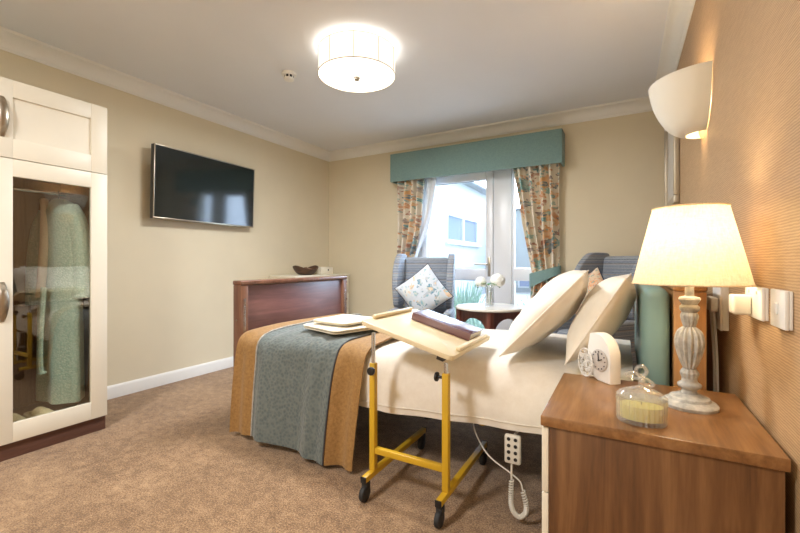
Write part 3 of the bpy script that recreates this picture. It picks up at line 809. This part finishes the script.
# ------------------------------------------------------------------ bedside cabinet
ns = thing('bedside_cabinet', 'walnut bedside cabinet with cream drawer fronts', 'bedside cabinet', (.06, 1.35, 0))
NX0, NX1, NY0, NY1 = -.172, .290, 1.106, 1.565
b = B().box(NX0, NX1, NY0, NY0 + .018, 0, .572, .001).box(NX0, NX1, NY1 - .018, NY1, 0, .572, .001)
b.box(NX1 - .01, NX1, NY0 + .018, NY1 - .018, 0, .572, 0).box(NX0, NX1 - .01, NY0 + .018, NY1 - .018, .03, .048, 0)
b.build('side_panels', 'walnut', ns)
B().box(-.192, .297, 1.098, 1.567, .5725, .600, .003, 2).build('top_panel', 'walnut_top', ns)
for z0, z1 in ((.397, .568), (.222, .393), (.047, .218)):
    d = B().box(-.190, NX0 - .001, NY0 + .001, NY1 - .001, z0, z1, .002).build('drawer', 'creamdrawer', ns)
    zc = (z0 + z1) / 2
    B().tube([(-.190, 1.29, zc), (-.212, 1.30, zc), (-.212, 1.39, zc), (-.190, 1.40, zc)], .005, 8, 4).build('handle', 'satin', d)

# table lamp
TLX, TLY, TZ = .160, 1.375, .600
tl = thing('table_lamp', 'lit table lamp with cream linen shade on the bedside cabinet', 'table lamp', (TLX, TLY, TZ))
B().lathe([(.001, 0), (.066, 0), (.067, .008), (.062, .014), (.050, .019), (.047, .026), (.030, .032), (.026, .036), (.001, .036)], (TLX, TLY, TZ), 48).build('base', 'lampbase', tl)
def flute(k, d): return lambda a, z: 1 - d * (.5 + .5 * math.cos(k * a))
pf_ = [(.019, .036), (.018, .046), (.027, .054), (.028, .062), (.020, .068), (.018, .078)]
B().lathe([(r, z) for r, z, _ in catmull([(r, z, 0) for r, z in pf_], 4)], (TLX, TLY, TZ), 40).build('lower_stem', 'lampbase', tl)
up_ = [(.019, .078), (.023, .092), (.019, .100), (.017, .104)]
B().lathe([(r, z) for r, z, _ in catmull([(r, z, 0) for r, z in up_], 4)], (TLX, TLY, TZ), 60, flute(12, .12)).build('lower_collar', 'lampbase', tl)
uu = [(.015, .105), (.024, .125), (.034, .160), (.036, .185), (.030, .208), (.016, .222)]
B().lathe([(r, z) for r, z, _ in catmull([(r, z, 0) for r, z in uu], 6)], (TLX, TLY, TZ), 96, flute(14, .20)).build('fluted_urn', 'lampbase', tl)
cc = [(.015, .223), (.019, .236), (.022, .252), (.018, .262)]
B().lathe([(r, z) for r, z, _ in catmull([(r, z, 0) for r, z in cc], 4)], (TLX, TLY, TZ), 60, flute(12, .12)).build('upper_collar', 'lampbase', tl)
B().lathe([(.018, .262), (.024, .270), (.024, .278), (.018, .284), (.022, .290), (.026, .298), (.024, .304), (.011, .308), (.010, .370), (.001, .370)], (TLX, TLY, TZ), 40).build('neck', 'lampbase', tl)
B().cyl((TLX, TLY, TZ + .371), (TLX, TLY, TZ + .42), .014).build('lamp_holder', 'white', tl)
B().ball((TLX, TLY, TZ + .46), (.027, .027, .038)).build('bulb', 'lit_bulb', tl)
SZ0, SZ1 = .942, 1.154
b = B().lathe([(.1385, 0), (.0885, SZ1 - SZ0)], (TLX, TLY, SZ0), 72, None, False)
sh = b.build('lamp_shade', 'linen', tl)
for r, z in ((.1388, SZ0), (.0888, SZ1)):
    b = B().tube([(TLX + r * math.cos(2 * PI * i / 72), TLY + r * math.sin(2 * PI * i / 72), z) for i in range(73)], .0022, 6)
    b.build('rim_trim', 'linen', sh)
b = B()
for a in (.4, .4 + 2 * PI / 3, .4 + 4 * PI / 3):
    b.tube([(TLX + .014 * math.cos(a), TLY + .014 * math.sin(a), TZ + .415), (TLX + .05 * math.cos(a), TLY + .05 * math.sin(a), TZ + .50), (TLX + .0875 * math.cos(a), TLY + .0875 * math.sin(a), SZ1 - .004)], .0016, 6)
b.build('shade_carrier', 'satin', sh)

# clock: arched block with a filigree lobe
ck = thing('alarm_clock', 'white heart shaped clock with filigree side on the bedside cabinet', 'clock', (-.082, 1.525, .6))
fdir = Vector((.675, -.737, 0)); nrm = Vector((.737, .675, 0))   # along the face, and into the block
CM = Matrix((fdir, nrm, Vector((0, 0, 1)))).transposed().to_4x4(); CM.translation = Vector((-.079, 1.522, .6005))
arch = [(.058, 0), (.058, .075)]
for k in range(1, 15):
    a = k / 14 * PI * .62
    arch.append((-.012 + .070 * math.cos(a), .085 + .074 * math.sin(a)))
arch += [(-.048, .11), (-.052, .05), (-.03, .012), (0, 0)]
B().prism(arch, 0, .042, 'y', .002, 2, CM).build('body', 'white', ck)
B().cyl(CM @ Vector((.012, -.0008, .070)), CM @ Vector((.012, -.005, .070)), .037, seg=40, bev=.002).build('dial', 'dial', ck)
b = B()
for k in range(12):
    a = 2 * PI * k / 12
    p = Vector((.012 + .029 * math.cos(a), -.0056, .070 + .029 * math.sin(a)))
    b.ball(CM @ p, .0024, 8, 6)
b.build('hour_marks', 'rubber', ck)
b = B().tube([CM @ Vector(q) for q in ((.012, -.0068, .07), (.010, -.0068, .094))], .0016, 6).tube([CM @ Vector(q) for q in ((.012, -.0072, .07), (.028, -.0072, .076))], .0018, 6).ball(CM @ Vector((.012, -.0068, .07)), .003, 10, 6)
b.build('hands', 'black', ck)
b = B(); rnd = random.Random(3)
for k in range(70):
    a = rnd.random() * 2 * PI; q = rnd.random() ** .5
    u, z = -.048 + .034 * q * math.cos(a), .050 + .046 * q * math.sin(a)
    c0 = Vector((u, -.010 + rnd.uniform(-.003, .003), z))
    rr = rnd.uniform(.003, .006)
    b.tube([CM @ (c0 + Vector((rr * math.cos(2 * PI * i / 8), 0, rr * math.sin(2 * PI * i / 8)))) for i in range(9)], .0012, 5)
b.tube([CM @ Vector((-.048 + .036 * math.cos(2 * PI * i / 24), -.010, .050 + .0485 * math.sin(2 * PI * i / 24))) for i in range(25)], .0022, 6)
b.build('filigree', 'white', ck)

# candle in a lidded glass jar
JX, JY = .038, 1.172
cj = thing('candle_jar', 'oval ribbed glass candle jar with bow topped lid in front of the lamp', 'candle jar', (JX, JY, .6))
rib = lambda a, z: 1 + .045 * math.cos(28 * a)
o_ = [(.050, 0), (.053, .003), (.0545, .062)]; i_ = [(.051, .062), (.0495, .010), (.001, .010)]
b = B().lathe([(.001, 0)] + o_ , (JX, JY, .6003), 176, rib, False, 1, .70).lathe([(.0545, .062)] + i_, (JX, JY, .6003), 88, None, False, 1, .70)
b.build('jar', 'jar', cj)
B().lathe([(.001, .0108), (.0475, .0108), (.0475, .044), (.001, .044)], (JX, JY, .6003), 64, None, True, 1, .68).build('wax', 'wax', cj)
B().cyl((JX, JY, .6443), (JX, JY, .652), .001, seg=6).build('wick', 'rubber', cj)
lid = B().lathe([(.0555, .0625), (.056, .067), (.050, .074), (.036, .082), (.018, .088), (.008, .092), (.001, .093)], (JX, JY, .6003), 88, lambda a, z: 1 + .008 * math.cos(22 * a), True, 1, .70).build('lid', 'jar', cj)
b = B().cyl((JX, JY, .690), (JX, JY, .712), .006, .008, 16)
b.tube([(JX + .011 * math.cos(2 * PI * i / 20), JY, .729 + .012 * math.sin(2 * PI * i / 20)) for i in range(21)], .0042, 8)
b.tube([(JX, JY, .712), (JX - .018, JY, .722), (JX - .032, JY, .718), (JX - .020, JY, .709), (JX, JY, .710)], .0042, 8, 5)
b.tube([(JX, JY, .712), (JX + .014, JY, .708), (JX + .026, JY, .698), (JX + .016, JY, .694), (JX, JY, .704)], .0042, 8, 5)
b.build('bow_knob', 'jar', lid)

# ------------------------------------------------------------------ window dressing
pm = thing('pelmet', 'teal fabric pelmet across the top of the window', 'pelmet', (-1.385, 3.94, 1.9))
B().box(-2.285, -.485, 3.852, 3.872, 1.905, 2.215, .006).box(-2.285, -2.265, 3.872, 4.038, 1.905, 2.215, .004).box(-.505, -.485, 3.872, 4.038, 1.905, 2.215, .004).box(-2.285, -.485, 3.872, 4.038, 2.197, 2.215, .004).build('fabric_box', 'teal', pm)
B().box(-2.26, -.51, 3.965, 3.985, 1.975, 1.99, .002).build('curtain_track', 'white', pm)

def pw(pts, z):
    if z >= pts[0][0]: return pts[0][1]
    for (za, a), (zb, b_) in zip(pts, pts[1:]):
        if zb <= z <= za:
            k = (za - z) / (za - zb); k = k * k * (3 - 2 * k) * .4 + k * .6
            return a + (b_ - a) * k
    return pts[-1][1]
def curtain_surface(xl, xr, z0, z1, n, amp, tie, y=3.945, ph=0.0):
    def f_(u, v):
        z = z1 - (z1 - z0) * v
        a, c_ = pw(xl, z), pw(xr, z)
        k = math.exp(-((z - tie) / .16) ** 2)
        am = amp * (1 - .45 * k)
        wv = math.sin(2 * PI * n * u + ph) + .3 * math.sin(4 * PI * n * u + 1 + z)
        return (a + (c_ - a) * u + .006 * math.sin(z * 5 + u * 9), y + am * wv * .75 + .008 * math.sin(z * 3 + u * 5), z)
    return f_
cr = thing('curtain', 'floral curtain held by a teal tieback at the right of the window', 'curtain', (-.65, 3.945, 0), 0, 'floral curtains at the window')
B().grid(curtain_surface([(1.95, -.945), (1.5, -.88), (.89, -.765), (.6, -.79), (.03, -.80)], [(1.95, -.515), (.89, -.53), (.03, -.515)], .02, 1.955, 4.5, .058, .89), 120, 60, .004).build('drape', 'floral', cr, 70)
def band(u, v):
    a = 2 * PI * u
    x = -.648 + .142 * math.cos(a); y = 3.945 + .062 * math.sin(a)
    zc = .885 + .055 * (x + .648) / .14; h = .052 - .016 * (x + .648) / .14
    return (x, y, zc + (v - .5) * 2 * h)
B().grid(band, 48, 6, .005, True).build('tieback', 'teal', cr, label='teal tieback band')
cr2 = thing('curtain', 'floral curtain behind the cushioned chair at the left of the window', 'curtain', (-2.1, 3.945, 0), 0, 'floral curtains at the window')
B().grid(curtain_surface([(1.95, -2.252), (.9, -2.25), (.03, -2.252)], [(1.95, -1.885), (1.5, -1.925), (.95, -2.05), (.6, -2.02), (.03, -2.0)], .02, 1.955, 4.5, .054, .9, 3.945, .8), 120, 60, .004).build('drape', 'floral', cr2, 70)
def band2(u, v):
    a = 2 * PI * u
    x = -2.155 + .122 * math.cos(a)
    return (x, 3.945 + .062 * math.sin(a), .9 - .05 * (x + 2.155) / .12 + (v - .5) * .09)
B().grid(band2, 48, 6, .005, True).build('tieback', 'teal', cr2, label='teal tieback band')
def lining(u, v):
    z = 1.95 - .92 * v
    a = pw([(1.95, -1.878), (1.5, -1.918), (1.0, -2.04)], z); w = .10 * (1 - v) ** .8 + .012
    return (a + w * u, 3.95 + .02 * math.sin(u * 6 + v * 3) + .02, z)
B().grid(lining, 12, 30, .003).build('lining', 'lining', cr2, 60, label='white lining turned back')

# ------------------------------------------------------------------ wing chairs
def wing_chair(label, x, y, rz):
    t = thing('wing_armchair', label, 'armchair', (x, y, 0), rz, 'striped wing chairs by the window', world=False)
    B().box(-.262, .262, -.30, .26, .19, .335, .02, 3).build('seat_base', 'stripe', t)
    B().box(-.245, .245, -.325, .155, .3355, .46, .045, 4, None, lambda a, b_, c_: (a, b_, c_ + (.015 * (1 - (a / .25) ** 2) if c_ > .42 else 0))).build('seat_cushion', 'stripe', t)
    def backfn(a, b_, c_): return (a * (1 + .04 * (c_ - .336)), b_ + (c_ - .336) * .17, c_ + (.012 * (1 - (a / .25) ** 2) if c_ > .9 else 0))
    B().box(-.247, .247, .16, .262, .336, 1.055, .035, 4, None, backfn).build('backrest', 'stripe', t)
    wing = [(.20, .585), (-.02, .585), (-.055, .68), (-.06, .80), (-.02, .92), (.06, 1.02), (.16, 1.085), (.30, 1.09), (.375, 1.075), (.36, 1.0), (.30, .70)]
    for s in (-1, 1):
        B().prism([(p.x, p.y) for p in catmull([(a, b_, 0) for a, b_ in wing], 4, True)], s * .248, s * .315, 'x', .014, 3, None, lambda a, b_, c_: (a + s * .05 * max(0, c_ - .6) * (1 - (b_ + .06) / .44), b_, c_)).build('wing', 'stripe', t)
        B().box(min(s * .25, s * .325), max(s * .25, s * .325), -.32, .255, .20, .583, .034, 4).build('arm', 'stripe', t)
        for yy in (-.28, .24):
            B().prism([(s * .235, yy - .02), (s * .285, yy - .02), (s * .285, yy + .03), (s * .235, yy + .03)], 0, .19, 'z', .003, 2, None, lambda a, b_, c_: (s * .26 + (a - s * .26) * (.6 + .4 * c_ / .19), yy + (b_ - yy) * (.6 + .4 * c_ / .19), c_)).build('leg', 'legwood', t)
    for ch in t.children: ch.data.transform(Matrix.Diagonal((.87, .94, 1, 1)))
    return t
wing_chair('striped grey blue wing chair with pale floral cushion in front of the left curtain', -1.64, 3.36, R(17))
wing_chair('striped grey wing chair in the back right corner behind the pillows', -.14, 3.55, R(-36))
def cushion(name, m, label, loc, rz, tiltx, spin, size, t=.07):
    c_ = thing(name, label, 'cushion', loc, rz, 'scatter cushions on the wing chairs', world=False)
    mx = Matrix.Rotation(tiltx, 4, 'X') @ Matrix.Rotation(spin, 4, 'Z')
    B().pillow(size, size, t, mx, 24, .07, loc[0] * 5, .006).build('cushion_cover', m, c_, 70)
    e = []
    for (a, d_) in (((-1, -1), (1, -1)), ((1, -1), (1, 1)), ((1, 1), (-1, 1)), ((-1, 1), (-1, -1))):
        for i in range(14):
            k = i / 14; u = a[0] + (d_[0] - a[0]) * k; v = a[1] + (d_[1] - a[1]) * k
            e.append(mx @ Vector((size / 2 * u * (1 - .07 * (1 - v * v)), size / 2 * v * (1 - .07 * (1 - u * u)), 0)))
    B().tube(e + [e[0]], .005, 6).build('piping', 'navy', c_)
    return c_
cc0 = Matrix.Translation((-1.64, 3.36, 0)) @ Matrix.Rotation(R(17), 4, 'Z')
p = cc0 @ Vector((.03, -.14, .735))
cushion('scatter_cushion', 'floral2', 'pale blue and peach floral cushion standing on its corner on the left chair', p, R(17), R(78), R(38), .38)
cc1 = Matrix.Translation((-.14, 3.55, 0)) @ Matrix.Rotation(R(-36), 4, 'Z')
p = cc1 @ Vector((-.02, -.13, .725))
cushion('scatter_cushion', 'orange', 'orange floral cushion on the corner chair half hidden by the pillows', p, R(-36), R(78), R(38), .36)

# ------------------------------------------------------------------ round side table, vase and flowers
RX, RY = -.975, 3.28
rt = thing('side_table', 'round side table with pale top and arched dark wood base by the window', 'table', (RX, RY, 0))
B().lathe([(.001, .618), (.275, .618), (.285, .624), (.285, .634), (.278, .640), (.001, .640)], (RX, RY, 0), 64).build('table_top', 'tabletop', rt)
a45 = R(-28)
RM = Matrix.Translation((RX, RY, 0)) @ Matrix.Rotation(a45, 4, 'Z')
S = .178
for sx_ in (-1, 1):
    for sy_ in (-1, 1):
        B().box(sx_ * S - .022, sx_ * S + .022, sy_ * S - .022, sy_ * S + .022, 0, .6175, .003, 2, RM).build('leg', 'redwood', rt)
ap = [(-S + .0225, .6165), (-S + .0225, .44)]
for k in range(13):
    a = PI - PI * k / 12
    ap.append(((S - .035) * math.cos(a), .44 + .115 * math.sin(a)))
ap += [(S - .0225, .44), (S - .0225, .6165)]
for k in range(4):
    B().prism(ap, S - .010, S + .010, 'y', 0, 2, RM @ Matrix.Rotation(PI / 2 * k, 4, 'Z')).build('arched_apron', 'redwood', rt)
VX, VY, VZ = -.98, 3.27, .6405
vs_ = thing('vase', 'clear glass vase of white flowers on the round side table', 'vase', (VX, VY, VZ))
pv = [(.030, 0), (.036, .004), (.034, .05), (.029, .10), (.034, .145), (.042, .165)]
outer = [(r, z) for r, z, _ in catmull([(r, z, 0) for r, z in pv], 5)]
inn = [(max(.001, r - .003), max(z, .008)) for r, z in reversed(outer)]
B().lathe([(.001, 0)] + outer + inn + [(.001, .008)], (VX, VY, VZ), 40, None, False).build('glass', 'vase', vs_)
def bloom(dx, dy, dz, r, label, seed, leaves, petals=90):
    rnd = random.Random(seed)
    h = Vector((VX + dx, VY + dy, VZ + dz))
    t = thing('white_flower', label, 'flower', (VX + dx * .12, VY + dy * .12, VZ + .015), 0, 'white flowers in the glass vase')
    B().tube([(VX + dx * .10, VY + dy * .10, VZ + .012), (VX + dx * .2, VY + dy * .2, VZ + .12), (VX + dx * .30, VY + dy * .30, VZ + .170), h], .0028, 6, 5).build('stem', 'stem', t)
    b = B(); b.ball(h, (r * .8, r * .8, r * .72), 16, 10)
    for k in range(petals):
        z = 1 - 1.75 * (k + .5) / petals; a = k * 2.39996
        n_ = Vector((math.sqrt(max(0, 1 - z * z)) * math.cos(a), math.sqrt(max(0, 1 - z * z)) * math.sin(a), z))
        q = Vector((0, 0, 1)).rotation_difference((n_ + Vector((rnd.uniform(-.3, .3), rnd.uniform(-.3, .3), rnd.uniform(-.2, .4)))).normalized()).to_matrix().to_4x4()
        b.ball(h + n_ * r * .88, (r * .28, r * .22, r * .05), 8, 6, q)
    b.build('petals', 'petal', t)
    for ang, k, dn in leaves:
        c_ = Vector((VX + dx * k, VY + dy * k, VZ + .182 + (dz - .182) * max(0, (k - .30) / .70)))
        q = (Matrix.Rotation(R(ang), 4, 'Z') @ Matrix.Rotation(R(dn), 4, 'Y')).to_3x3()
        B().grid(lambda u, v: c_ + q @ Vector((.066 * u, .028 * math.sin(PI * min(.98, u * .95 + .03)) ** .8 * (2 * v - 1), -.016 * u * u + .006 * abs(2 * v - 1))), 10, 4, .0008).build('leaf', 'leaf', t)
    return t
bloom(-.066, -.015, .198, .050, 'white flower head leaning left of the vase', 1, ((-120, .7, 6), (170, .75, 30), (-78, .62, -6), (-150, .9, 16)))
bloom(.074, -.005, .215, .062, 'large white flower head leaning right of the vase', 2, ((-60, .62, 2), (-112, .45, 0), (-20, .6, 25), (-88, .8, 10)))

# ------------------------------------------------------------------ chest of drawers behind the footboard
cd = thing('chest_of_drawers', 'cream chest of drawers in the back left corner behind the footboard', 'chest of drawers', (-3.08, 3.5, 0))
CX0, CX1, CY0, CY1, CZ = -3.285, -2.915, 3.02, 3.94, .868
B().box(CX0, CX1 - .02, CY0 + .005, CY1 - .005, .03, CZ - .022, .002).build('carcass', 'cream', cd)
B().box(CX0, CX1 + .01, CY0, CY1, CZ - .0215, CZ, .004).build('top_panel', 'cream', cd)
B().box(CX0 + .02, CX1 - .04, CY0 + .02, CY1 - .02, 0, .0295, .001).build('plinth', 'plinth', cd)
for k in range(4):
    z0 = .036 + k * .203
    d = B().box(CX1 - .0195, CX1, CY0 + .006, CY1 - .006, z0, z0 + .198, .003).build('drawer', 'cream', cd)
    for yy in (CY0 + .2, CY1 - .09):
        B().cyl((CX1, yy, z0 + .13), (CX1 + .016, yy, z0 + .13), .007).ball((CX1 + .022, yy, z0 + .13), (.010, .015, .015), 14, 8).build('knob', 'black', d)
BXc, BYc = -3.08, 3.36
bw = thing('wooden_bowl', 'dark boat shaped wooden bowl on the cream chest of drawers', 'bowl', (BXc, BYc, CZ))
def bowl_pt(r, a, z):
    return (BXc + .85 * r * math.cos(a), BYc + 1.22 * r * math.sin(a), CZ + .001 + z)
def bowl_rows(off):
    rows = []
    for k in range(11):
        t = k / 10; row = []
        for i in range(48):
            a = 2 * PI * i / 48
            r = (.03 + .105 * t ** .6) - off; rim = .062 + .042 * abs(math.sin(a)) ** 2.5
            row.append(bowl_pt(max(.004, r), a, (off if off else 0) + t ** 1.8 * (rim - off)))
        rows.append(row)
    return rows
B().rings(bowl_rows(0) + list(reversed(bowl_rows(.007)))).build('shell', 'bowlwood', bw)
b = B(); rnd = random.Random(9)
for k in range(60):
    a = rnd.random() * 2 * PI; q = rnd.random() ** .5 * .07
    b.ball((BXc + q * math.cos(a), BYc + q * math.sin(a), CZ + .055 + .028 * (1 - q / .07) + rnd.uniform(-.004, .004)), (rnd.uniform(.008, .014), rnd.uniform(.006, .012), .006), 8, 6, Matrix.Rotation(a, 4, 'X'))
b.ball((BXc, BYc, CZ + .045), (.078, .078, .018), 20, 10)
single(b, 'potpourri', 'potp', 'dried potpourri heaped in the dark wooden bowl', 'potpourri', kind='stuff', loc=(BXc, BYc, CZ + .03))
tb = thing('tissue_box', 'cream tissue box on the chest of drawers beside the dark bowl', 'box', (-3.08, 3.66, CZ))
B().box(-3.14, -3.02, 3.555, 3.765, CZ + .0005, CZ + .085, .004).build('carton', 'creamdrawer', tb)
B().box(-3.0198, -3.0185, 3.665, 3.685, CZ + .040, CZ + .062, .0005).build('printed_mark', 'rubber', tb)

# ------------------------------------------------------------------ lights
def light(name, typ, loc, energy, col, **kw):
    l = bpy.data.lights.new(name, typ); l.energy = energy; l.color = col
    for k, v in kw.items(): setattr(l, k, v)
    o = bpy.data.objects.new(name, l); o.location = loc; COL.objects.link(o); return o
NEUT = (.97, .985, 1.0)
light('table_lamp_light', 'POINT', (TLX, TLY, TZ + .46), 5.2, (1.0, .87, .64), shadow_soft_size=.04)
light('sconce_light', 'POINT', (XR - .085, SY, 1.69), 7.0, (1.0, .85, .62), shadow_soft_size=.035)
light('ceiling_lamp_light', 'AREA', (LX, LY, 2.205), 34.0, NEUT, shape='DISK', size=.46)
light('ceiling_lamp_glow', 'POINT', (LX, LY, 2.30), 2.6, NEUT, shadow_soft_size=.05)
fill = light('added_fill_light', 'AREA', (-1.5, -.55, 2.37), 52.0, (.98, .985, 1.0), shape='DISK', size=.5)  # added fill light behind the camera, unseen and without a fixture
por = light('window_portal', 'AREA', ((WX0 + WX1) / 2, 4.27, WZ1 / 2), 1.0, (1, 1, 1), shape='RECTANGLE', size=WX1 - WX0, size_y=WZ1)
por.rotation_euler = (R(-90), 0, 0); por.data.cycles.is_portal = True
w = bpy.data.worlds.new('sky'); SC.world = w; w.use_nodes = True
bg = w.node_tree.nodes['Background']; bg.inputs[0].default_value = (.62, .78, 1.0, 1)
# hazy sky, brightest over the garden on the far side of the window
wt = w.node_tree
tc = wt.nodes.new('ShaderNodeTexCoord'); dp = wt.nodes.new('ShaderNodeVectorMath'); dp.operation = 'DOT_PRODUCT'
dp.inputs[1].default_value = Vector((.10, .87, .48)).normalized()
wt.links.new(tc.outputs['Generated'], dp.inputs[0])
mr = wt.nodes.new('ShaderNodeMapRange'); mr.interpolation_type = 'SMOOTHSTEP'
for k, v in (('From Min', .30), ('From Max', .95), ('To Min', 1.0), ('To Max', 17.0)): mr.inputs[k].default_value = v
wt.links.new(dp.outputs['Value'], mr.inputs['Value']); wt.links.new(mr.outputs[0], bg.inputs[1])

# ------------------------------------------------------------------ camera
cam = bpy.data.cameras.new('camera'); cam.lens = 18; cam.sensor_width = 36; cam.clip_start = .02
cam.shift_y = -3.5 / 800
co = bpy.data.objects.new('camera', cam); COL.objects.link(co)
co.location = (0, 0, 1.0); co.rotation_euler = (R(90), 0, math.atan(.56)); SC.camera = co
SC.view_settings.view_transform = 'Standard'; SC.view_settings.look = 'None'
SC.view_settings.gamma = 1; SC.view_settings.use_curve_mapping = False; SC.view_settings.exposure = .42
SC.cycles.use_denoising = True
SC.cycles.max_bounces = 10; SC.cycles.transparent_max_bounces = 24
